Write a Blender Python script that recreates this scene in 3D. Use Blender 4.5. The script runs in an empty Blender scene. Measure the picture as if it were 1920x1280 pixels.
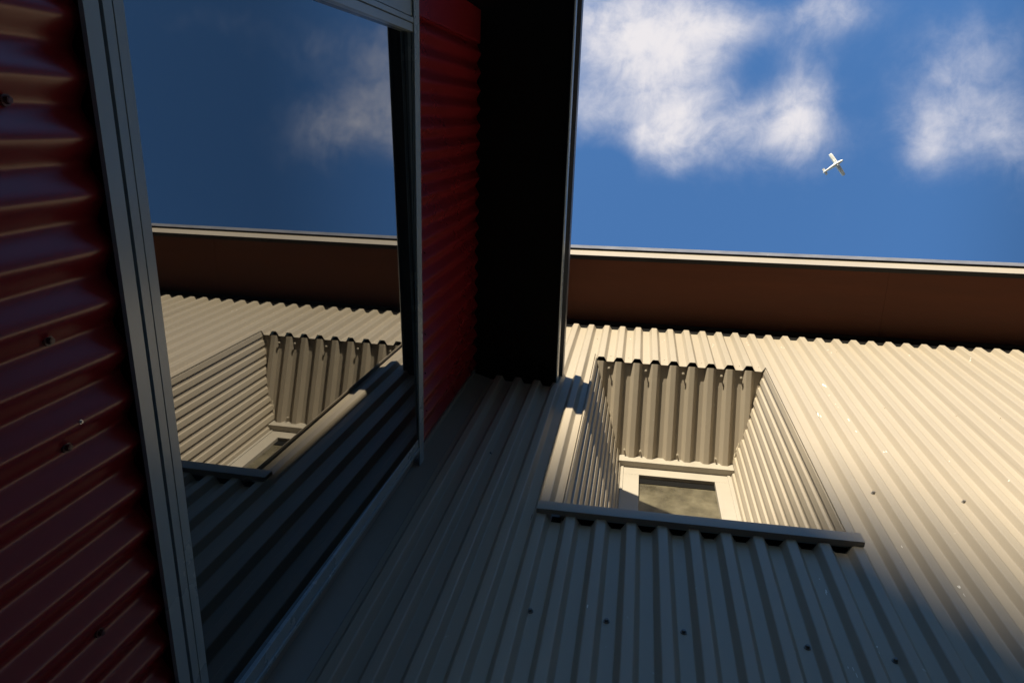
import bpy, bmesh, math, random
from mathutils import Vector, Matrix
random.seed(7)
C = bpy.context.scene.collection
SC = bpy.context.scene

# ------------------------------------------------------------------ camera, sky, sun, exposure
S = 1.15          # metres per unit: the camera stands one unit in front of the tan wall
CAMH = 1.6
RX = (0.98385921, 0.0635817, -0.16726754)
RY = (-0.01088928, 0.95428706, 0.29869321)
RZ = (0.17861267, -0.29205065, 0.93957647)
cam_d = bpy.data.cameras.new('camera')
cam = bpy.data.objects.new('camera', cam_d); C.objects.link(cam)
cam_d.sensor_fit = 'HORIZONTAL'; cam_d.sensor_width = 36.0
cam_d.lens = 36.0 * 1320.84 / 1920.0
cam_d.clip_start = 0.02; cam_d.clip_end = 3000
cam.matrix_world = Matrix(((RX[0], -RX[1], -RX[2], 0), (RY[0], -RY[1], -RY[2], 0),
                           (RZ[0], -RZ[1], -RZ[2], CAMH), (0, 0, 0, 1)))
SC.camera = cam

SUN_A, SUN_B = 0.268, 0.175           # sunlight travels along (SUN_A, 1, -SUN_B)
sun_el = math.atan2(SUN_B, math.hypot(SUN_A, 1))
sun_az = math.atan2(-SUN_A, -1)
sd = bpy.data.lights.new('sun', 'SUN'); sd.energy = 3.65; sd.angle = math.radians(0.5)
sd.color = (1.0, 0.88, 0.67)
sun = bpy.data.objects.new('sun', sd); C.objects.link(sun)
sun.rotation_euler = Vector((SUN_A, 1, -SUN_B)).to_track_quat('-Z', 'Y').to_euler()

world = bpy.data.worlds.new('World'); SC.world = world; world.use_nodes = True
wt = world.node_tree; wt.nodes.clear()
def wn(t, **k):
    n = wt.nodes.new(t)
    for a, b in k.items(): setattr(n, a, b)
    return n
def wmath(op, a, b=None, c=None, clamp=False):
    n = wn('ShaderNodeMath', operation=op); n.use_clamp = clamp
    for i, v in enumerate((a, b, c)):
        if v is None: continue
        if isinstance(v, (int, float)): n.inputs[i].default_value = v
        else: wt.links.new(v, n.inputs[i])
    return n.outputs[0]
sky = wn('ShaderNodeTexSky', sky_type='NISHITA')
sky.sun_disc = False; sky.sun_elevation = sun_el; sky.sun_rotation = sun_az
sky.air_density = 1.0; sky.dust_density = 0.0; sky.ozone_density = 4.5
dk = wn('ShaderNodeMapRange', interpolation_type='SMOOTHSTEP'); dk_in = dk.inputs[0]
dk.inputs[1].default_value = 0.34; dk.inputs[2].default_value = 0.60; dk.inputs[3].default_value = 1.0; dk.inputs[4].default_value = 0.60
bg_sky = wn('ShaderNodeBackground'); bg_sky.inputs[1].default_value = 0.15
skymul = wn('ShaderNodeMix', data_type='RGBA', blend_type='MULTIPLY'); skymul.inputs[0].default_value = 1.0
wt.links.new(sky.outputs[0], skymul.inputs[6]); wt.links.new(dk.outputs[0], skymul.inputs[7]); wt.links.new(skymul.outputs[2], bg_sky.inputs[0])
tc = wn('ShaderNodeTexCoord')
sep = wn('ShaderNodeSeparateXYZ'); wt.links.new(tc.outputs['Generated'], sep.inputs[0])
zc = wmath('MAXIMUM', sep.outputs[2], 0.05)
px = wmath('DIVIDE', sep.outputs[0], zc); py = wmath('DIVIDE', sep.outputs[1], zc)
wt.links.new(px, dk_in)
comb = wn('ShaderNodeCombineXYZ'); wt.links.new(px, comb.inputs[0]); wt.links.new(py, comb.inputs[1])
# clouds drifting on a flat layer overhead: where they lie (x/z, y/z), their size and shape
CLOUDS = [(-0.0632, -0.118, 13.195, -0.647, -0.179, 17.448, 1), (-0.0112, -0.053, 16.082, -1.033, 0.024, 16.888, 0.45), (0.0251, -0.0726, 12.302, -0.935, -0.025, 11.919, 0.8), (0.0253, 0.0219, 23.838, -1.761, 0.367, 24.302, 0.9), (0.1302, 0.0089, 9.945, -1.056, 0.278, 21.394, .8), (0.1918, -0.0278, 25.761, -3.256, 0.088, 14.102, 1.0), (0.0779, -0.1166, 12.738, -1.195, -0.236, 23.016, 0.9), (-0.0788, 0.0013, 27.76, -1.179, 0.202, 18.136, 0.6), (0.2149, -0.1392, 21.652, -2.994, -0.496, 33.609, 1), (0.3560, -0.0300, 17.391, -3.139, 0.091, 14.582, 0.75), (0.3536, 0.0351, 26.751, -4.628, 0.476, 25.536, 0.55), (0.4423, 0.0049, 22.986, -4.645, 0.344, 22.497, 0.6), (0.3912, -0.0898, 18.971, -3.635, -0.135, 24.021, 0.4), (0.1483, -0.066, 22.023, -2.518, -0.025, 26.307, -0.5), (-0.0401, -0.0727, 28.835, -1.603, -0.054, 25.522, -0.25), (-0.0619, 0.057, 22.86, -1.072, 0.744, 35.137, -0.6), (0.4842, 0.03, -20.135, 0.937, -0.907, 19.22, 0.45), (0.4902, -0.0985, -13.917, 0.7, -0.747, 29.059, 0.3), (0.5279, -0.0049, -24.083, 1.456, -0.623, 15.17, 0.22), (0.6512, -0.1258, -8.572, 0.876, -0.989, 48.07, 0.18)]
total = None
for cx, cy, a, b, c, d, amp in CLOUDS:
    sub = wn('ShaderNodeVectorMath', operation='SUBTRACT'); wt.links.new(comb.outputs[0], sub.inputs[0]); sub.inputs[1].default_value = (cx, cy, 0)
    d1 = wn('ShaderNodeVectorMath', operation='DOT_PRODUCT'); wt.links.new(sub.outputs[0], d1.inputs[0]); d1.inputs[1].default_value = (a, b, 0)
    d2 = wn('ShaderNodeVectorMath', operation='DOT_PRODUCT'); wt.links.new(sub.outputs[0], d2.inputs[0]); d2.inputs[1].default_value = (c, d, 0)
    r2 = wmath('ADD', wmath('MULTIPLY', d1.outputs['Value'], d1.outputs['Value']), wmath('MULTIPLY', d2.outputs['Value'], d2.outputs['Value']))
    g = wmath('MULTIPLY', wmath('EXPONENT', wmath('MULTIPLY', r2, -0.9)), amp)
    total = g if total is None else wmath('ADD', total, g)
def wnoise(scale, detail, rough, dist, vec):
    n = wn('ShaderNodeTexNoise', noise_dimensions='2D'); n.inputs['Scale'].default_value = scale; n.inputs['Detail'].default_value = detail
    n.inputs['Roughness'].default_value = rough; n.inputs['Distortion'].default_value = dist
    wt.links.new(vec, n.inputs['Vector']); return n.outputs['Fac']
n1 = wnoise(9, 10, 0.6, 0.35, comb.outputs[0])
n2 = wnoise(30, 9, 0.60, 0.25, comb.outputs[0])
nn = wmath('ADD', wmath('MULTIPLY', wmath('SUBTRACT', n1, 0.5), 1.7), wmath('MULTIPLY', wmath('SUBTRACT', n2, 0.5), 0.95))
dens = wmath('ADD', total, wmath('MULTIPLY', nn, wmath('ADD', wmath('MULTIPLY', total, 0.6, clamp=True), 0.22)))
mr = wn('ShaderNodeMapRange', interpolation_type='SMOOTHSTEP'); wt.links.new(dens, mr.inputs[0])
mr.inputs[1].default_value = 0.06; mr.inputs[2].default_value = 1.6
mask = mr.outputs[0]
cr = wn('ShaderNodeValToRGB'); wt.links.new(wmath('MULTIPLY', dens, 0.55), cr.inputs[0])
cr.color_ramp.elements[0].position = 0.1; cr.color_ramp.elements[0].color = (0.185, 0.205, 0.265, 1)
cr.color_ramp.elements[1].position = 0.95; cr.color_ramp.elements[1].color = (0.335, 0.32, 0.325, 1)
bg_cl = wn('ShaderNodeBackground'); bg_cl.inputs[1].default_value = 1.0; wt.links.new(cr.outputs[0], bg_cl.inputs[0])
mx = wn('ShaderNodeMixShader'); wt.links.new(wmath('MULTIPLY', mask, 0.95), mx.inputs[0]); wt.links.new(bg_sky.outputs[0], mx.inputs[1]); wt.links.new(bg_cl.outputs[0], mx.inputs[2])
wo = wn('ShaderNodeOutputWorld'); wt.links.new(mx.outputs[0], wo.inputs[0])

SC.view_settings.view_transform = 'Standard'; SC.view_settings.look = 'None'
SC.view_settings.exposure = 1.4; SC.view_settings.gamma = 1.0
SC.cycles.max_bounces = 8

# ------------------------------------------------------------------ materials
def mat(name, color, rough=0.45, metal=0.0, spec=0.5, var=0.12, vscale=3.0, bump=0.0, bscale=8.0, ior=1.5,
        dirt=0.0, dirtcol=(0.8, 0.76, 0.68), coat=0.0, streak=(1, 1, 1)):
    m = bpy.data.materials.new(name); m.use_nodes = True
    nt = m.node_tree; bs = nt.nodes['Principled BSDF']; L = nt.links
    bs.inputs['Metallic'].default_value = metal; bs.inputs['IOR'].default_value = ior
    bs.inputs['Specular IOR Level'].default_value = spec
    bs.inputs['Coat Weight'].default_value = coat; bs.inputs['Coat Roughness'].default_value = 0.12
    t = nt.nodes.new('ShaderNodeTexCoord'); mp = nt.nodes.new('ShaderNodeMapping'); mp.inputs['Scale'].default_value = streak
    L.new(t.outputs['Object'], mp.inputs[0])
    n = nt.nodes.new('ShaderNodeTexNoise'); n.inputs['Scale'].default_value = vscale; n.inputs['Detail'].default_value = 7; n.inputs['Roughness'].default_value = 0.65
    L.new(mp.outputs[0], n.inputs['Vector'])
    hi = tuple(min(1, c * (1 + var)) for c in color); lo = tuple(c * (1 - var) for c in color)
    rp = nt.nodes.new('ShaderNodeValToRGB'); rp.color_ramp.elements[0].position = 0.3; rp.color_ramp.elements[1].position = 0.7
    rp.color_ramp.elements[0].color = (*lo, 1); rp.color_ramp.elements[1].color = (*hi, 1)
    L.new(n.outputs['Fac'], rp.inputs[0]); col = rp.outputs[0]
    if dirt > 0:
        v = nt.nodes.new('ShaderNodeTexNoise'); v.inputs['Scale'].default_value = 42; v.inputs['Detail'].default_value = 3; v.inputs['Roughness'].default_value = 0.5
        L.new(t.outputs['Object'], v.inputs['Vector'])
        r = nt.nodes.new('ShaderNodeMapRange'); r.inputs[1].default_value = 0.74; r.inputs[2].default_value = 0.80; r.inputs[4].default_value = dirt
        L.new(v.outputs['Fac'], r.inputs[0])
        mix = nt.nodes.new('ShaderNodeMix'); mix.data_type = 'RGBA'
        L.new(r.outputs[0], mix.inputs[0]); L.new(col, mix.inputs[6]); mix.inputs[7].default_value = (*dirtcol, 1); col = mix.outputs[2]
    L.new(col, bs.inputs['Base Color'])
    rr = nt.nodes.new('ShaderNodeMapRange'); rr.inputs[3].default_value = rough * 0.82; rr.inputs[4].default_value = min(1, rough * 1.18)
    L.new(n.outputs['Fac'], rr.inputs[0]); L.new(rr.outputs[0], bs.inputs['Roughness'])
    if bump > 0:
        n2 = nt.nodes.new('ShaderNodeTexNoise'); n2.inputs['Scale'].default_value = bscale; n2.inputs['Detail'].default_value = 3
        L.new(mp.outputs[0], n2.inputs['Vector'])
        b = nt.nodes.new('ShaderNodeBump'); b.inputs['Strength'].default_value = bump; b.inputs['Distance'].default_value = 0.01
        L.new(n2.outputs['Fac'], b.inputs['Height']); L.new(b.outputs[0], bs.inputs['Normal'])
    return m

M = {}
M['tan'] = mat('tan_painted_steel', (0.345, 0.30, 0.235), 0.42, spec=0.22, var=0.07, vscale=1.6, bump=0.10, bscale=3.5, dirt=0.25, streak=(1, 1, 0.35))
M['tan_trim'] = mat('tan_trim_steel', (0.30, 0.265, 0.215), 0.40, spec=0.25, var=0.06, vscale=2, bump=0.03, bscale=6)
M['red'] = mat('crimson_painted_steel', (0.175, 0.010, 0.013), 0.28, var=0.05, vscale=1.4, spec=0.48)
M['flash'] = mat('grey_flashing_steel', (0.24, 0.215, 0.18), 0.38, spec=0.25, var=0.08, vscale=3)
M['alu'] = mat('grey_window_aluminium', (0.255, 0.315, 0.34), 0.27, var=0.03, vscale=1.5, spec=0.8)
M['cream'] = mat('cream_window_frame', (0.33, 0.30, 0.25), 0.42, var=0.06, vscale=5)
M['black'] = mat('black_filler', (0.006, 0.006, 0.006), 0.9, spec=0.1, var=0.2)  # fills voids, gaps and undersides with black in place of shade
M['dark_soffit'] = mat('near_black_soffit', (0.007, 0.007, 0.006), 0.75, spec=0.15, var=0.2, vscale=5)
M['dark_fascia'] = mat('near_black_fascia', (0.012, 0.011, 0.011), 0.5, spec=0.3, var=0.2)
M['brown_soffit'] = mat('brown_stained_soffit', (0.10, 0.032, 0.015), 0.6, spec=0.2, var=0.10, vscale=4, bump=0.1, bscale=14, streak=(0.4, 3, 1))
M['zinc'] = mat('weathered_zinc', (0.13, 0.13, 0.14), 0.5, var=0.25, vscale=9, dirt=0.8)
M['gutter_grey'] = mat('dark_grey_gutter_steel', (0.075, 0.08, 0.088), 0.4, var=0.15)
M['roof'] = mat('dark_roof_steel', (0.09, 0.09, 0.095), 0.45, var=0.1)
M['screw'] = mat('dark_screw_paint', (0.14, 0.13, 0.12), 0.45, var=0.1)
M['screw_tan'] = mat('tan_screw_paint', (0.50, 0.45, 0.36), 0.4, var=0.1)
M['screw_red'] = mat('red_screw_paint', (0.09, 0.03, 0.028), 0.4, var=0.1)
M['rivet'] = mat('bare_rivet_alloy', (0.55, 0.56, 0.58), 0.35, metal=1.0)
M['stain'] = mat('pale_dropping', (0.80, 0.76, 0.68), 0.8, var=0.1, vscale=60)
M['seal'] = mat('pale_sealant', (0.62, 0.55, 0.42), 0.7, var=0.25, vscale=60)
M['glass'] = mat('dark_reflective_glass', (0.006, 0.008, 0.010), 0.012, spec=0.5, ior=3.5, var=0.1, dirt=0.03)
M['small_glass'] = mat('dusty_window_glass', (0.085, 0.075, 0.05), 0.22, var=0.6, vscale=9, ior=1.7, dirt=0.5)
M['ground'] = mat('grey_paving', (0.12, 0.11, 0.10), 0.9, var=0.3, vscale=2, spec=0.2)
M['bounce_render'] = mat('warm_bounce_render', (0.36, 0.30, 0.23), 0.9, var=0.15, spec=0.2)  # warm tone chosen to bounce light from the unseen blocks
M['bounce_wall'] = mat('warm_bounce_cladding', (0.30, 0.245, 0.185), 0.6, var=0.1)  # warm tone chosen to bounce light from the unseen wing
M['plane'] = mat('white_aircraft_paint', (0.90, 0.88, 0.83), 0.35, var=0.05)
M['plane_dark'] = mat('aircraft_dark_trim', (0.05, 0.05, 0.06), 0.3, var=0.05)

# ------------------------------------------------------------------ geometry helpers (units, then scaled to metres)
def W(p): return (S * p[0], S * p[1], S * p[2] + CAMH)
C0 = (-0.629, 1.0)                       # inner corner of the two wings
DA = (0.017391, -0.999849)               # along the red wall, away from the corner
NA = (0.999849, 0.017391)                # out of the red wall
def PA(t, o, z): return (C0[0] + DA[0] * t + NA[0] * o, C0[1] + DA[1] * t + NA[1] * o, z)
def ident(x, y, z): return (x, y, z)

class MB:
    def __init__(s): s.v = []; s.f = []; s.sm = []
    def face(s, pts, smooth=False):
        i = len(s.v); s.v += [W(p) for p in pts]; s.f.append(tuple(range(i, i + len(pts)))); s.sm.append(smooth)
    def box(s, a, b, fn=ident):
        (x0, y0, z0), (x1, y1, z1) = a, b
        i = len(s.v)
        for z in (z0, z1):
            for x, y in ((x0, y0), (x1, y0), (x1, y1), (x0, y1)): s.v.append(W(fn(x, y, z)))
        for q in ((3, 2, 1, 0), (4, 5, 6, 7), (0, 1, 5, 4), (1, 2, 6, 5), (2, 3, 7, 6), (3, 0, 4, 7)):
            s.f.append(tuple(i + k for k in q)); s.sm.append(False)
    def grid(s, rows, smooth=True):                       # rows of equal length
        i = len(s.v); n = len(rows[0])
        for r in rows: s.v += [W(p) for p in r]
        for a in range(len(rows) - 1):
            for b in range(n - 1):
                s.f.append((i + a * n + b, i + a * n + b + 1, i + (a + 1) * n + b + 1, i + (a + 1) * n + b)); s.sm.append(smooth)
    def extrude(s, prof, fn, u0, u1):                     # closed profile of (a, b), swept from u0 to u1 by fn(a, b, u)
        i = len(s.v); n = len(prof)
        for u in (u0, u1): s.v += [W(fn(a, b, u)) for a, b in prof]
        for k in range(n):
            s.f.append((i + k, i + (k + 1) % n, i + n + (k + 1) % n, i + n + k)); s.sm.append(False)
        s.f.append(tuple(i + k for k in range(n))[::-1]); s.sm.append(False)
        s.f.append(tuple(i + n + k for k in range(n))); s.sm.append(False)
    def build(s, name, m, parent=None, thick=0, bevel=0, fix=True, base=None):
        me = bpy.data.meshes.new(name)
        org = Vector(base) if base is not None else Vector((0, 0, 0))
        me.from_pydata([Vector(v) - org for v in s.v], [], s.f)
        for p, q in zip(me.polygons, s.sm): p.use_smooth = q
        if fix:
            bm = bmesh.new(); bm.from_mesh(me); bmesh.ops.remove_doubles(bm, verts=bm.verts, dist=1e-6)
            bmesh.ops.recalc_face_normals(bm, faces=bm.faces); bm.to_mesh(me); bm.free()
        me.materials.append(M[m])
        o = bpy.data.objects.new(name, me); C.objects.link(o); o.location = org
        if parent is not None:
            o.parent = parent; o.matrix_parent_inverse = parent.matrix_basis.inverted()
        if thick:
            md = o.modifiers.new('thickness', 'SOLIDIFY'); md.thickness = thick; md.offset = 0; md.use_rim = False
        if bevel:
            md = o.modifiers.new('bevel', 'BEVEL'); md.width = bevel; md.segments = 2; md.limit_method = 'ANGLE'; md.angle_limit = math.radians(40)
        return o

def thing(name, label, cat, loc=(0, 0, 0), group=None):
    o = bpy.data.objects.new(name, None); C.objects.link(o); o.location = loc
    o['label'] = label; o['category'] = cat
    if group: o['group'] = group
    return o

def trapezoid(s0, s1, pitch, phase, depth, crest=0.30, slope=0.155, fil=0.035, extra=()):
    """Points (s, h) of a trapezoidal sheet between s0 and s1; crests are centred at phase + k*pitch."""
    c, q, r = crest * pitch / 2, slope * pitch, fil * pitch
    corners = []
    k = math.floor((s0 - phase) / pitch) - 1
    while phase + k * pitch < s1 + pitch:
        x = phase + k * pitch
        corners += [(x - c - q, 0), (x - c, depth), (x + c, depth), (x + c + q, 0)]
        k += 1
    pts = []
    for i in range(1, len(corners) - 1):
        p, a, b = Vector(corners[i]), Vector(corners[i - 1]), Vector(corners[i + 1])
        u, w = (a - p).normalized() * r, (b - p).normalized() * r
        pts.append(tuple(p + u * 1.5))
        for j in range(5):
            tt = j / 4
            pts.append(tuple((p + u) * (1 - tt) ** 2 + p * 2 * tt * (1 - tt) + (p + w) * tt ** 2))
        pts.append(tuple(p + w * 1.5))
    def at(s):
        for (a, h), (b, g) in zip(pts, pts[1:]):
            if a <= s <= b: return h + (g - h) * ((s - a) / max(b - a, 1e-9))
        return 0
    out = [p for p in pts if s0 < p[0] < s1] + [(s, at(s)) for s in (s0, s1, *extra)]
    out.sort()
    res = [out[0]]
    for p in out[1:]:
        if p[0] - res[-1][0] > 1e-5: res.append(p)
    return res

def sine_profile(s0, s1, pitch, phase, depth, n=32):
    k = int((s1 - s0) / pitch * n)
    return [(s0 + (s1 - s0) * i / k, depth * (0.5 + 0.5 * math.asin(.76 * math.cos(2 * math.pi * (s0 + (s1 - s0) * i / k - phase) / pitch)) / math.asin(.76))) for i in range(k + 1)]

def hexscrew(name, mt, scale=1.0, long=0.0):
    bm = bmesh.new()
    def cyl(r0, r1, z0, z1, seg, rot=0.0):
        a = [bm.verts.new((r0 * math.cos(2 * math.pi * i / seg + rot), r0 * math.sin(2 * math.pi * i / seg + rot), z0)) for i in range(seg)]
        b = [bm.verts.new((r1 * math.cos(2 * math.pi * i / seg + rot), r1 * math.sin(2 * math.pi * i / seg + rot), z1)) for i in range(seg)]
        for i in range(seg): bm.faces.new((a[i], a[(i + 1) % seg], b[(i + 1) % seg], b[i]))
        bm.faces.new(b); bm.faces.new(a[::-1])
    q = 0.0075 * scale
    if long: cyl(q * .45, q * .45, -0.004, long, 10)
    cyl(q, q * .95, long - .0005, long + q * .28, 18)
    cyl(q * .62, q * .6, long + q * .3, long + q * .95, 6, .3)
    cyl(q * .45, q * .40, long + q * .94, long + q * 1.02, 12)
    me = bpy.data.meshes.new(name); bm.to_mesh(me); bm.free(); me.materials.append(M[mt]); return me
def put(me, name, p, n, parent):
    o = bpy.data.objects.new(name, me); C.objects.link(o)
    o.parent = parent; o.matrix_parent_inverse = parent.matrix_world.inverted()
    q = Vector(n).to_track_quat('Z', 'Y') @ Matrix.Rotation(random.uniform(0, 1.0), 4, 'Z').to_quaternion()
    o.matrix_basis = Matrix.LocRotScale(Vector(W(p)), q, Vector((1, 1, 1)))
    return o

# ------------------------------------------------------------------ ground
g = MB(); G = -CAMH / S
g.face([(-900, -900, G), (900, -900, G), (900, 900, G), (-900, 900, G)])
go = g.build('ground', 'ground'); go['kind'] = 'structure'

# ================================================================== tan wing
PITCH, PHASE, DEP = 0.07778, -0.2822, 0.0205
XR = 4.2
OX0, OX1, OZ0, OZ1 = -0.150, 0.564, 1.640, 2.947       # the window recess in the wall
SHEET_TOP = 3.448
tan = thing('tan_clad_wing', 'tan ribbed metal wing with a deep window recess, half in sun, under a brown soffit', 'building', W((0, 1, G)))

prof = trapezoid(-0.556, XR, PITCH, PHASE, DEP, extra=(OX0, OX1, -0.2185, 0.589))
mb = MB()
def strip(lo, hi, z0, z1):
    pts = [p for p in prof if lo - 1e-6 <= p[0] <= hi + 1e-6]
    mb.grid([[(x, 1 - h, z) for x, h in pts] for z in (z0, z1)])
CUT = 1.618
strip(-0.556, -0.2185, G, CUT); strip(0.589, XR, G, CUT)
strip(-0.2185, 0.589, G, CUT)
strip(-0.556, OX0, CUT, SHEET_TOP); strip(OX1, XR, CUT, SHEET_TOP)
strip(OX0, OX1, OZ1, SHEET_TOP)
wall = mb.build('wall', 'tan', tan, thick=0.0011)
# sheet laps: the edge rib of each sheet lies over its neighbour
mb = MB()
for k in (-2, 10, 19, 28):
    cx = PHASE + k * PITCH
    zt = SHEET_TOP
    pts = [(x, h) for x, h in trapezoid(cx - .019, cx + .0262, PITCH, PHASE, DEP)]
    mb.grid([[(x, 1 - h - .0016, z) for x, h in pts] for z in ((G, CUT - .004) if OX0 < cx < OX1 else (G, zt))])
    if OX0 < cx < OX1: mb.grid([[(x, 1 - h - .0016, z) for x, h in pts] for z in (OZ1 + .001, zt)])
    mb.build('sheet_lap', 'tan', tan, thick=.0009); mb = MB()
# black backing added behind the sheets to stop light leaking in
mb = MB()
for a, b in (((-0.62, 1.012, G), (OX0 - .004, 1.03, 3.72)), ((OX1 + .004, 1.012, G), (XR, 1.03, 3.72)),
             ((OX0 - .004, 1.012, 2.99), (OX1 + .004, 1.03, 3.72)), ((OX0 - .004, 1.012, G), (OX1 + .004, 1.03, 1.60))):
    mb.box(a, b)
mb.build('shade_backing', 'black', tan)
# black strip put in for the dark voids of the rib ends at the sill
mb = MB(); mb.box((-0.232, 0.9995, 1.612), (0.600, 1.004, 1.640)); mb.build('void_shade_strip', 'black', tan)
mb = MB(); mb.box((-0.6, 1.004, SHEET_TOP - .01), (XR, 1.011, 3.583)); mb.build('eave_closure', 'black', tan)
mb = MB(); mb.box((-0.5, .992, 3.545), (XR, 1.003, 3.570)); mb.build('soffit_bead', 'dark_fascia', tan)
# corner flashing: an L down the inner corner
mb = MB()
mb.extrude([(0.0, 0.026), (0.0, 0.030), (0.073, 0.0125), (0.0735, 0.004), (0.072, 0.004), (0.0715, 0.010), (0.004, 0.026)],
           lambda a, b, u: (C0[0] + a, 1.010 - b, u), G, 2.64)
mb.box((0.001, -0.002, G), (0.036, 0.004, 2.63), lambda t, o, z: PA(t, o + .006, z))
mb.build('corner_flashing', 'flash', tan)

# recess: two reveals and a raking soffit, all in the same ribbed sheet
IN_Y, IX0, IX1 = 1.40, -0.012, 0.442
def reveal(x0, x1, sgn):
    L = math.hypot(x1 - x0, IN_Y - 0.9785); ux, uy = (x1 - x0) / L, (IN_Y - 0.9785) / L
    nx, ny = (uy, -ux) if sgn > 0 else (-uy, ux)
    pr = trapezoid(0, L, 0.0415, 0.02, .0062, crest=.52, slope=.085, fil=.03)
    rows = [[], []]
    for s, h in pr:
        x, y = x0 + ux * s + nx * (h - .0062), 0.9785 + uy * s + ny * (h - .0062)
        rows[0].append((x, y, 1.62)); rows[1].append((x, y, 2.99 - 0.42 * max(0, y - 1.0)))
    m = MB(); m.grid(rows); return m.build('reveal', 'tan', tan, thick=0.001)
reveal(OX0, IX0, 1); reveal(OX1, IX1, -1)
mb = MB(); mb.box((OX1 - .0016, .9785, 1.655), (OX1 + .0012, .9850, OZ1 - .001)); mb.build('reveal_trim', 'tan', tan, bevel=.0006)
mb = MB(); mb.box((OX0 - .0008, .9815, 1.655), (OX0 + .0010, .9865, OZ1 - .001)); mb.build('reveal_trim', 'tan', tan, bevel=.0006)
sl = 0.41; cs = math.hypot(1, sl)
pr = trapezoid(OX0 - .03, OX1 + .03, PITCH, PHASE, DEP)
mb = MB()
def sof(x, h, y): return (x, y - h * sl / cs, 2.961 - sl * (y - 1.0) - h / cs)
mb.grid([[sof(x, h, y) for x, h in pr] for y in (1.0035, 1.418)])
rs = mb.build('recess_soffit', 'tan', tan, thick=0.001)
# trims round the inside of the recess
mb = MB()
mb.box((IX0 - .01, 1.372, 2.752), (IX1 + .01, 1.40, 2.806))
mb.build('head_trim', 'cream', tan, bevel=.001)
mb = MB()
mb.extrude([(0.966, 1.617), (0.966, 1.657), (1.40, 1.715), (1.40, 1.712), (0.969, 1.6535), (0.969, 1.6205), (0.982, 1.6205), (0.982, 1.617)], lambda a, b, u: (u, a, b), OX0 - .002, OX1 + .002)
mb.extrude([(0.9655, 1.6165), (0.9655, 1.6575), (0.979, 1.660), (0.979, 1.657), (0.9685, 1.6535), (0.9685, 1.6195), (0.979, 1.6195), (0.979, 1.6165)], lambda a, b, u: (u, a, b), -0.2175, OX0 - .002)
mb.extrude([(0.9655, 1.6165), (0.9655, 1.6575), (0.979, 1.660), (0.979, 1.657), (0.9685, 1.6535), (0.9685, 1.6195), (0.979, 1.6195), (0.979, 1.6165)], lambda a, b, u: (u, a, b), OX1 + .002, 0.588)
mb.build('sill_flashing', 'tan_trim', tan)
# sealant along the cut edges
for side in (0, 1):
    mb = MB(); n = 34
    for k in range(n):
        f0, f1 = k / n, (k + 1.02) / n
        pts = []
        for fq in (f0, f1):
            y = 1.01 + .385 * fq
            x = (OX0 + (IX0 - OX0) * fq * .98 + .004) if side == 0 else (OX1 + (IX1 - OX1) * fq * .98 - .004)
            pts.append((x, y, 2.970 - sl * (y - 1) - .006))
        r = random.uniform(.0026, .0058)
        (xa, ya, za), (xb, yb, zb) = pts
        mb.grid([[(xa + r * math.cos(q), ya, za + r * math.sin(q)) for q in [i * math.pi / 4 for i in range(9)]],
                 [(xb + r * math.cos(q), yb, zb + r * math.sin(q)) for q in [i * math.pi / 4 for i in range(9)]]])
    mb.build('sealant_bead', 'seal', tan)
# the little window at the back
win = bpy.data.objects.new('window', None); C.objects.link(win); win.parent = tan; win.matrix_parent_inverse = tan.matrix_basis.inverted()
win['label'] = 'small cream framed window with dusty dark glass at the back of the recess'
mb = MB(); y0, y1 = 1.40, 1.43
mb.box((IX0 - .004, y0, 2.690), (IX1 + .006, y1, 2.770)); mb.box((IX0 - .004, y0, 1.70), (IX1 + .006, y1, 1.78))
mb.box((IX0 - .004, y0, 1.78), (0.0645, y1, 2.690)); mb.box((0.3705, y0, 1.78), (IX1 + .006, y1, 2.690))
mb.box((IX0 + .002, y0 - .004, 1.715), (IX0 + .012, y0 - .0005, 2.752)); mb.box((IX1 - .016, y0 - .004, 1.715), (IX1 - .004, y0 - .0005, 2.752))
mb.build('frame', 'cream', win, bevel=.0012)
mb = MB(); mb.box((0.0648, 1.4155, 2.648), (0.3702, 1.4178, 2.6895)); mb.build('dark_pane_strip', 'black', win)  # dark strip across the top of the pane
mb = MB(); mb.box((0.06, 1.418, 1.77), (0.375, 1.425, 2.70)); mb.build('pane', 'small_glass', win)
# eave: brown soffit, fascia, gutter lip, roof
mb = MB(); XL = -1.9
for a, b in ((XL, 1.1906), (1.1913, 3.4)):
    mb.box((a, .671, 3.580), (b, 1.012, 3.594))
mb.build('soffit', 'brown_soffit', tan)
mb = MB()
mb.extrude([(.650, 3.5800), (.6485, 3.640), (.650, 3.716), (.660, 3.716), (.660, 3.5800)], lambda a, b, u: (u, a, b), XL, 3.4)
mb.build('fascia', 'tan', tan)
mb = MB(); mb.box((XL, .6503, 3.5750), (3.4, .6716, 3.5796)); mb.build('shaded_underside', 'dark_fascia', tan)  # fascia underside given a dark colour in place of its shade
mb = MB()
mb.extrude([(.639, 3.7205), (.637, 3.800), (.6395, 3.800), (.6415, 3.7205)], lambda a, b, u: (u, a, b), XL, 3.4)
mb.build('gutter', 'zinc', tan)
mb = MB(); mb.box((XL, .6395, 3.7170), (3.4, .70, 3.7203)); mb.build('shaded_gutter_sole', 'black', tan)  # underside coloured black so the gap below the lip reads as shade
mb = MB()
mb.extrude([(.66, 3.73), (.66, 3.75), (5.0, 4.55), (5.0, 4.40)], lambda a, b, u: (u, a, b), XL, 3.4)
mb.build('roof', 'roof', tan)

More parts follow.
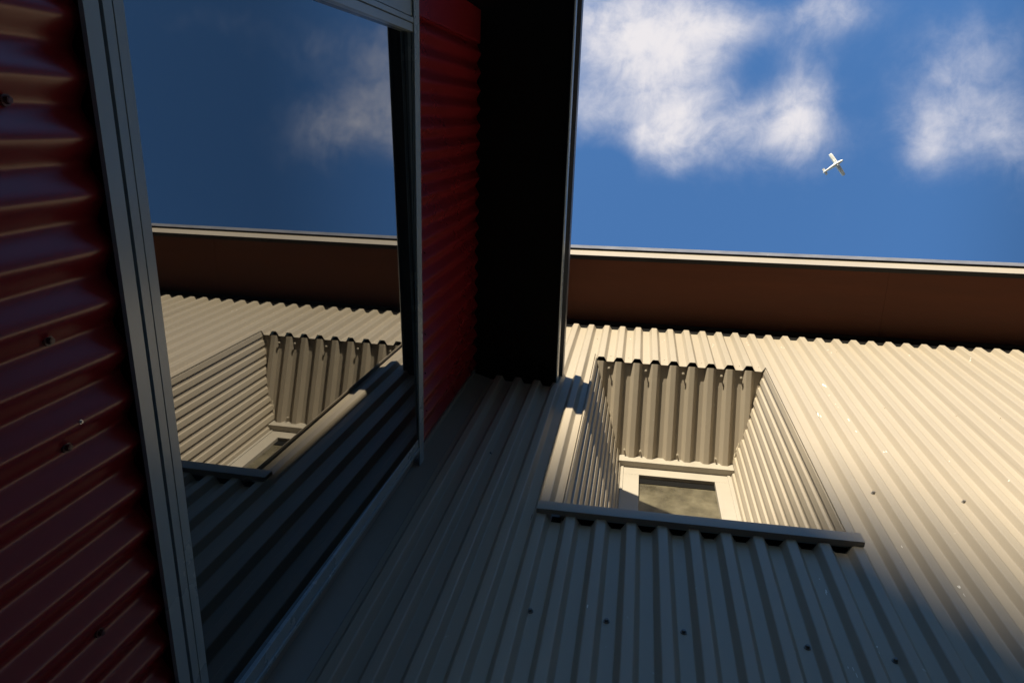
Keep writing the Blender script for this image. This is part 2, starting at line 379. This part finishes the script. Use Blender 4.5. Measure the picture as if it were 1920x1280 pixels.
sd_dark = hexscrew('screw', 'screw', 1.1); sd_small = hexscrew('screw', 'screw_tan', .55); sd_long = hexscrew('screw', 'screw_tan', .85, .017)
for x, z in [(-0.42, 1.258), (-0.177, 1.254), (-0.015, 1.253), (0.143, 1.25), (0.385, 1.252), (0.547, 1.246), (-0.416, 1.966), (0.704, 1.94), (0.939, 1.937), (1.17, 1.94)]:
    put(sd_dark, 'screw', (x, 1.0, z), (0, -1, 0), wall)
for x, z in [(0.676, 2.53), (0.936, 2.626), (-0.164, 3.267), (0.932, 3.302), (1.094, 3.305), (1.263, 3.31), (1.42, 3.306), (1.575, 3.308), (1.73, 3.305), (1.885, 3.307), (1.17, 2.60), (1.32, 2.61), (1.56, 2.60), (-0.088, 3.022), (-0.009, 3.013), (0.146, 3.015), (0.304, 3.009), (0.464, 3.002), (0.544, 3.003)]:
    put(sd_small, 'screw', (x, 1.0, z), (0, -1, 0), wall)
for x, y in [(-0.091, 1.031), (0.068, 1.032), (0.226, 1.033), (0.385, 1.032), (0.466, 1.034), (-0.002, 1.352), (0.066, 1.352), (0.222, 1.354), (0.38, 1.356)]:
    put(sd_long, 'screw', (x, y, 2.961 - sl * (y - 1)), (0, -sl, -1), rs)
# bird droppings and scuffs
def sheet_y(x):
    for (a, h), (b, gg) in zip(prof, prof[1:]):
        if a <= x <= b: return 1 - (h + (gg - h) * (x - a) / (b - a))
    return 1
mb = MB()
def splat(x, z, w, h, lean=0.0):
    mb = MB(); n = 11; pts = []
    for i in range(n):
        q = 2 * math.pi * i / n; r = random.uniform(.6, 1.15)
        xx = x + w * r * math.cos(q) + lean * h * math.sin(q)
        pts.append((xx, sheet_y(xx) - .0012, z + h * r * math.sin(q)))
    c = (x, sheet_y(x) - .0014, z)
    for i in range(n): mb.face([c, pts[i], pts[(i + 1) % n]])
    mb.build('dropping_stain', 'stain', tan)
for x, z in [(0.770, 2.716), (0.773, 2.608), (0.773, 2.482), (0.769, 2.398), (0.747, 2.012), (0.38, 3.282), (0.546, 3.343), (0.697, 3.308), (-0.013, 3.318), (0.147, 3.308), (0.136, 3.13), (0.808, 2.174), (0.88, 3.236), (1.253, 3.3), (1.484, 3.297), (0.464, 1.49), (0.462, 1.447), (0.454, 1.192), (0.519, 1.272), (-0.054, 1.28), (0.695, 1.659), (0.774, 1.512), (1.0, 2.2), (1.1, 2.05)]:
    for j in range(random.choice((1, 1, 2, 3))):
        splat(x + random.uniform(-.008, .008), z + random.uniform(-.02, .02), random.uniform(.0008, .0022), random.uniform(.002, .008))
splat(.769, 2.833, .004, .016); splat(.774, 2.825, .002, .02); splat(.678, 2.506, .003, .022, .1); splat(.684, 2.495, .002, .012)

# ================================================================== red wing
TC = 1.364                                   # its outer corner along the wall
red = thing('red_clad_wing', 'dark red corrugated wing with a wide reflective window under a black soffit', 'building', W((-1.5, .3, G)))
RP, RPH, RD = 0.0615, 0.6715, 0.0145
mb = MB()
def redstrip(t0, t1, z0, z1):
    pr = sine_profile(t0, t1, RP, RPH, RD)
    mb.grid([[PA(t, h, z) for t, h in pr] for z in (z0, z1)])
redstrip(0.022, 1.275, G, 0.7175); rwall = mb.build('wall', 'red', red, thick=0.001)
mb = MB(); redstrip(0.022, 1.262, 1.845, 2.648); rwall2 = mb.build('wall', 'red', red, thick=0.001)
mb = MB()
mb.box((0.0, -.05, G), (TC - .012, -.008, .7), PA); mb.box((0.0, -.05, 1.86), (TC - .012, -.008, 2.68), PA)
mb.box((0.0, -.05, .7), (TC - .012, -.026, 1.86), PA)
mb.build('shade_backing', 'black', red)  # black backing added so the cavity behind the sill flange stays dark
mb = MB()                                     # folded corner cover at the outer corner
mb.extrude([(TC, .020), (TC, -.16), (TC - .004, -.16), (TC - .004, .016), (1.262, .016), (1.262, .010), (1.256, .010), (1.256, .0185), (1.262, .020)],
           lambda a, b, u: PA(a, b, u), 1.862, 2.60)
mb.build('corner_cover', 'red', red); mb = MB()
mb.extrude([(TC, .020), (TC, -.16), (TC - .004, -.16), (TC - .004, .016), (1.262, .016), (1.262, .020)],
           lambda a, b, u: PA(a, b, u), G, .712)
mb.build('corner_cover', 'red', red)
mb = MB()                                     # gable end of the wing
pr = sine_profile(0.16, 4.0, RP, 0, RD)
mb.grid([[PA(TC - .03 + h, -s, z) for s, h in pr] for z in (G, 2.68)])
mb.build('gable_wall', 'red', red)

rw = bpy.data.objects.new('window', None); C.objects.link(rw); rw.parent = red; rw.matrix_parent_inverse = red.matrix_basis.inverted()
rw['label'] = 'wide grey aluminium window mirroring the sky and the tan wall'
F = .028
mb = MB()
# sill member: drip flange, groove, sash rail in two steps
mb.box((0.066, .022, .7085), (TC, F, .7315), PA)
mb.box((0.066, .0, .7385), (1.24, F - .0008, .7535), PA)
mb.box((0.066, .0, .7535), (1.24, F - .0016, .7541), PA)
mb.box((0.066, .0, .7541), (1.24, F, .771), PA)
mb.build('sill', 'alu', rw, bevel=.0006)
mb = MB(); mb.box((0.066, -.02, .7300), (TC, .0205, .7388), PA); mb.build('sill_gap_shade', 'black', rw)  # black strip painting the shade in the gap below the sash rail
mb = MB()
# head member seen from underneath
mb.box((0.060, .0, 1.822), (1.24, .0195, 1.858), PA)
mb.box((0.060, .0195, 1.831), (1.24, .0225, 1.858), PA)
mb.box((0.060, .0225, 1.820), (TC, .0245, 1.862), PA)
mb.box((0.060, .0245, 1.829), (TC, .0262, 1.862), PA)
mb.box((0.005, .0262, 1.820), (TC, .0295, 1.862), PA)
mb.build('head', 'alu', rw)
mb = MB()
mb.box((0.064, .0, .771), (0.074, F + .001, 1.820), PA); mb.box((0.075, .0, .771), (0.101, F - .002, 1.820), PA)
mb.build('jamb', 'alu', rw, bevel=.0008)
mb = MB()
mb.box((1.208, .0, .771), (1.226, F - .002, 1.8215), PA); mb.box((1.226, .0, .771), (1.2285, F - .008, 1.8215), PA)
mb.box((1.2285, .0, .771), (1.240, F, 1.8215), PA); mb.box((1.240, .0, .7375), (1.243, F - .012, 1.8215), PA)
mb.build('mullion', 'alu', rw, bevel=.0008)
mb = MB(); mb.box((1.243, .0, .7375), (TC, F - .004, 1.8215), PA); mb.build('corner_panel', 'alu', rw, bevel=.001)
def PG(t, o, z): return PA(t, o + .0145 - .013 * (t - .6) + .0084 * (z - 1.3), z)      # the pane sits a little askew in its frame
mb = MB(); mb.box((0.099, -.006, .766), (1.212, 0, 1.826), PG); mb.build('pane', 'glass', rw)

# eave of the red wing
T1 = 1.74
mb = MB()
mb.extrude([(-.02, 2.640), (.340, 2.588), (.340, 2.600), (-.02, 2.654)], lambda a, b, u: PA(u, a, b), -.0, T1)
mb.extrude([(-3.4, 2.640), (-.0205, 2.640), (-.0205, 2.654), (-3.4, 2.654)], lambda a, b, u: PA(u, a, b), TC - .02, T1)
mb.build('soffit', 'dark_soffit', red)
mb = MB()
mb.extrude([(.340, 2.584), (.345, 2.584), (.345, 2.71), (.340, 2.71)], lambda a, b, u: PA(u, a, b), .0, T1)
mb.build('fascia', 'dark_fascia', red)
mb = MB()
mb.extrude([(.3455, 2.582), (.3495, 2.586), (.3515, 2.612), (.349, 2.636), (.3455, 2.638)], lambda a, b, u: PA(u, a, b), .0, T1)
mb.build('fascia_bead', 'alu', red)
mb = MB()
mb.extrude([(.3455, 2.664), (.362, 2.667), (.3625, 2.7205), (.359, 2.7205), (.3585, 2.671), (.3455, 2.669)], lambda a, b, u: PA(u, a, b), .0, T1)
mb.build('gutter_lip', 'gutter_grey', red)
mb = MB()
mb.extrude([(.358, 2.695), (.358, 2.7195), (-3.4, 3.4), (-3.4, 3.37)], lambda a, b, u: PA(u, a, b), .0, T1)
mb.build('roof', 'roof', red)
mb = MB()
mb.extrude([(.340, 2.605), (.340, 2.694), (-3.4, 3.36), (-3.4, 2.655), (-.02, 2.655)], lambda a, b, u: PA(u, a, b), T1 - .02, T1 - .004)
mb.build('barge_board', 'dark_fascia', red)

s_red = hexscrew('screw', 'screw_red', 1.0, .002); s_red2 = hexscrew('screw', 'screw_red', .62); s_riv = hexscrew('rivet', 'rivet', .42)
def red_o(t): return RD * (0.5 + 0.5 * math.cos(2 * math.pi * (t - RPH) / RP))
for t, z in [(1.014, .618), (.772, .616), (.647, .616), (.397, .617)]:
    put(s_red, 'screw', PA(t, red_o(t), z), (NA[0], NA[1], 0), rwall)
for t, z in [(1.249, 1.935), (1.127, 1.943), (1.004, 1.944), (.883, 1.944), (.758, 1.943), (.629, 1.964), (.507, 1.953), (.382, 1.96), (.258, 1.957), (.132, 1.96), (1.24, 2.42), (.998, 2.434), (.754, 2.446), (.627, 2.451), (.379, 2.45), (.125, 2.459)]:
    put(s_red2, 'screw', PA(t, red_o(t) if t < 1.25 else .02, z), (NA[0], NA[1], 0), rwall2)
put(s_riv, 'rivet', PA(.673, red_o(.673), .630), (NA[0], NA[1], 0), rwall)

# ================================================================== unseen building shaped to cast the shadow that climbs the tan wall
TAU = 76.0
def sh(x, z, y=0.0): return (x - SUN_A * (TAU + y), 1 - TAU - y, z + SUN_B * (TAU + y))
nb = thing('unseen_shadow_caster', 'unseen far building with a sloping roofline, shaped to cast the long shadow', 'building', W((-20, -75, G)))
mb = MB()
def pr_(outl, y0, y1):
    i = len(mb.v); n = len(outl)
    for yy in (y0, y1): mb.v += [W((x - SUN_A * (TAU + yy), 1 - TAU - yy, max(z + SUN_B * (TAU + min(yy, 0)), G) if z > -50 else G)) for x, z in outl]
    for k in range(n): mb.f.append((i + k, i + (k + 1) % n, i + n + (k + 1) % n, i + n + k)); mb.sm.append(False)
    mb.f.append(tuple(range(i, i + n))[::-1]); mb.f.append(tuple(range(i + n, i + 2 * n))); mb.sm += [False, False]
pr_([(-30, -99), (-30, 1.97), (.54, 1.97), (.70, 1.90), (.85, 1.68), (1.00, 1.50), (1.24, 1.27), (2.0, .88), (2.0, -99)], 0.0, 6.0)
mb.build('wall', 'bounce_render', nb)

nb2 = thing('unseen_light_blocker', 'unseen tall block added beyond the yard to block light, right of the far sloping roofline', 'building', W((4, -15, G)))
mb = MB(); pr_([(2.5, -99), (2.5, 6.2), (14, 6.2), (14, -99)], -62.0, -56.0)  # added out of view to hold back low sky light on the right
mb.build('wall', 'bounce_render', nb2)
nb3 = thing('unseen_light_blocker', 'unseen tall block added beyond the yard to block light, left of the far sloping roofline', 'building', W((-8, -11, G)))
mb = MB(); pr_([(-14, -99), (-14, 6.2), (-.45, 6.2), (-.45, -99)], -64.0, -58.0)  # added out of view to hold back low sky light on the left
mb.build('wall', 'bounce_render', nb3)

# ================================================================== unseen wing added across the yard to keep it in shade
fb = thing('unseen_shade_wing', 'unseen plain grey brown wing added across the yard to cut skylight', 'building', W((5, -6, G)))
mb = MB(); mb.box((2.6, -14, G), (9, .3, 4.3)); mb.build('wall', 'bounce_wall', fb)
mb = MB(); mb.extrude([(2.45, 4.31), (2.45, 4.40), (5.8, 5.1), (9.15, 4.40), (9.15, 4.31)], lambda a, b, u: (a, u, b), -14.2, .4); mb.build('roof', 'roof', fb)

# ================================================================== aeroplane
def smooth_tube(m, rings, seg=18):
    rows = []
    for c, r, rz in rings:
        rows.append([(c, r * math.cos(2 * math.pi * i / seg), rz[0] + rz[1] * math.sin(2 * math.pi * i / seg)) for i in range(seg + 1)])
    m.grid(rows)
class PMB(MB): pass
pl = thing('light_aircraft', 'small white high wing propeller plane flying in the blue sky beside the cloud', 'aircraft')
def pbuild(m, name, mt, bevel=0):
    me = bpy.data.meshes.new(name); me.from_pydata(m.v, [], m.f)
    for p, q in zip(me.polygons, m.sm): p.use_smooth = q
    bm = bmesh.new(); bm.from_mesh(me); bmesh.ops.remove_doubles(bm, verts=bm.verts, dist=1e-5); bmesh.ops.recalc_face_normals(bm, faces=bm.faces); bm.to_mesh(me); bm.free()
    me.materials.append(M[mt]); o = bpy.data.objects.new(name, me); C.objects.link(o); o.parent = pl
    return o
_W = W
def W(p): return p                            # the aircraft is modelled in metres, nose along +x
m = PMB(); smooth_tube(m, [(4.45, .05, (0, .05)), (4.3, .42, (0, .42)), (3.6, .55, (0, .58)), (2.4, .78, (.1, .82)), (.6, .80, (.1, .85)), (-1.4, .62, (.15, .62)), (-3.6, .40, (.3, .42)), (-4.5, .26, (.4, .28)), (-4.75, .03, (.4, .03))])
pbuild(m, 'fuselage', 'plane')
for sgn in (1, -1):
    m = PMB(); rows = []
    for yy, c0, c1, zz, th in ((0.2, 2.5, .75, .95, .2), (3.4, 2.45, .78, 1.05, .18), (5.6, 2.3, .95, 1.12, .12), (5.75, 2.0, 1.15, 1.13, .05)):
        cc = c0 - c1
        rows.append([(c1 + cc * f, sgn * yy, zz + th * h) for f, h in ((0, 0), (.3, .4), (.7, .55), (.93, .35), (1, 0), (.93, -.25), (.7, -.35), (.3, -.25), (0, 0))])
    m.grid(rows); m.face(rows[-1][:-1]); pbuild(m, 'wing', 'plane')
    m = PMB(); m.extrude([(1.5, 0), (1.65, 0), (1.65, .06), (1.5, .06)], lambda a, b, u: (a, sgn * (.6 + u * 2.2), -.4 + u * 1.4 + b), 0, 1); pbuild(m, 'wing_strut', 'plane')
    m = PMB(); m.extrude([(-3.2, .42), (-3.35, .50), (-4.15, .48), (-4.2, .42)], lambda a, b, u: (a - .1 * u, sgn * u * 1.6, b), 0, 1); pbuild(m, 'tailplane', 'plane')
    m = PMB(); m.extrude([(1.5, -1.35), (1.75, -1.45), (2.0, -1.35), (2.05, -1.2), (1.9, -1.05), (1.6, -1.05)], lambda a, b, u: (a, sgn * (1.15 + .16 * u), b), 0, 1); pbuild(m, 'wheel', 'plane_dark')
    m = PMB(); m.extrude([(1.7, -.55), (1.85, -.55), (1.85, -.48), (1.7, -.48)], lambda a, b, u: (a, sgn * (.45 + u * .75), b - .7 * u), 0, 1); pbuild(m, 'wheel_leg', 'plane')
m = PMB(); m.extrude([(-3.2, .45), (-4.0, 1.85), (-4.6, 1.9), (-4.6, .45)], lambda a, b, u: (a, u, b), -.05, .05); pbuild(m, 'tail_fin', 'plane')
m = PMB(); m.box((4.38, -.95, -.06), (4.43, .95, .06)); pbuild(m, 'propeller', 'plane_dark')
m = PMB(); smooth_tube(m, [(2.75, .3, (.55, .2)), (2.4, .695, (.45, .36)), (1.2, .70, (.45, .36)), (1.0, .4, (.5, .2))]); pbuild(m, 'cockpit_window', 'plane_dark')
W = _W
DIST = 345.0
pd = Vector((0.23552, 0.05037, 0.97056))
nose = Vector((5.86, -4.37, 0.0)).normalized()
nose = (nose - pd * nose.dot(pd)).normalized()
right = nose.cross(pd).normalized()            # wing axis across the view
# roll so that one wing drops towards the sun
up = pd
Rm = Matrix((nose, up.cross(nose), up)).transposed()
Rm = Rm @ Matrix.Rotation(math.radians(-14.5), 3, 'X')
pl.matrix_world = Matrix.LocRotScale(Vector((0, 0, CAMH)) + pd * DIST, Rm.to_quaternion(), Vector((1, 1, 1)))
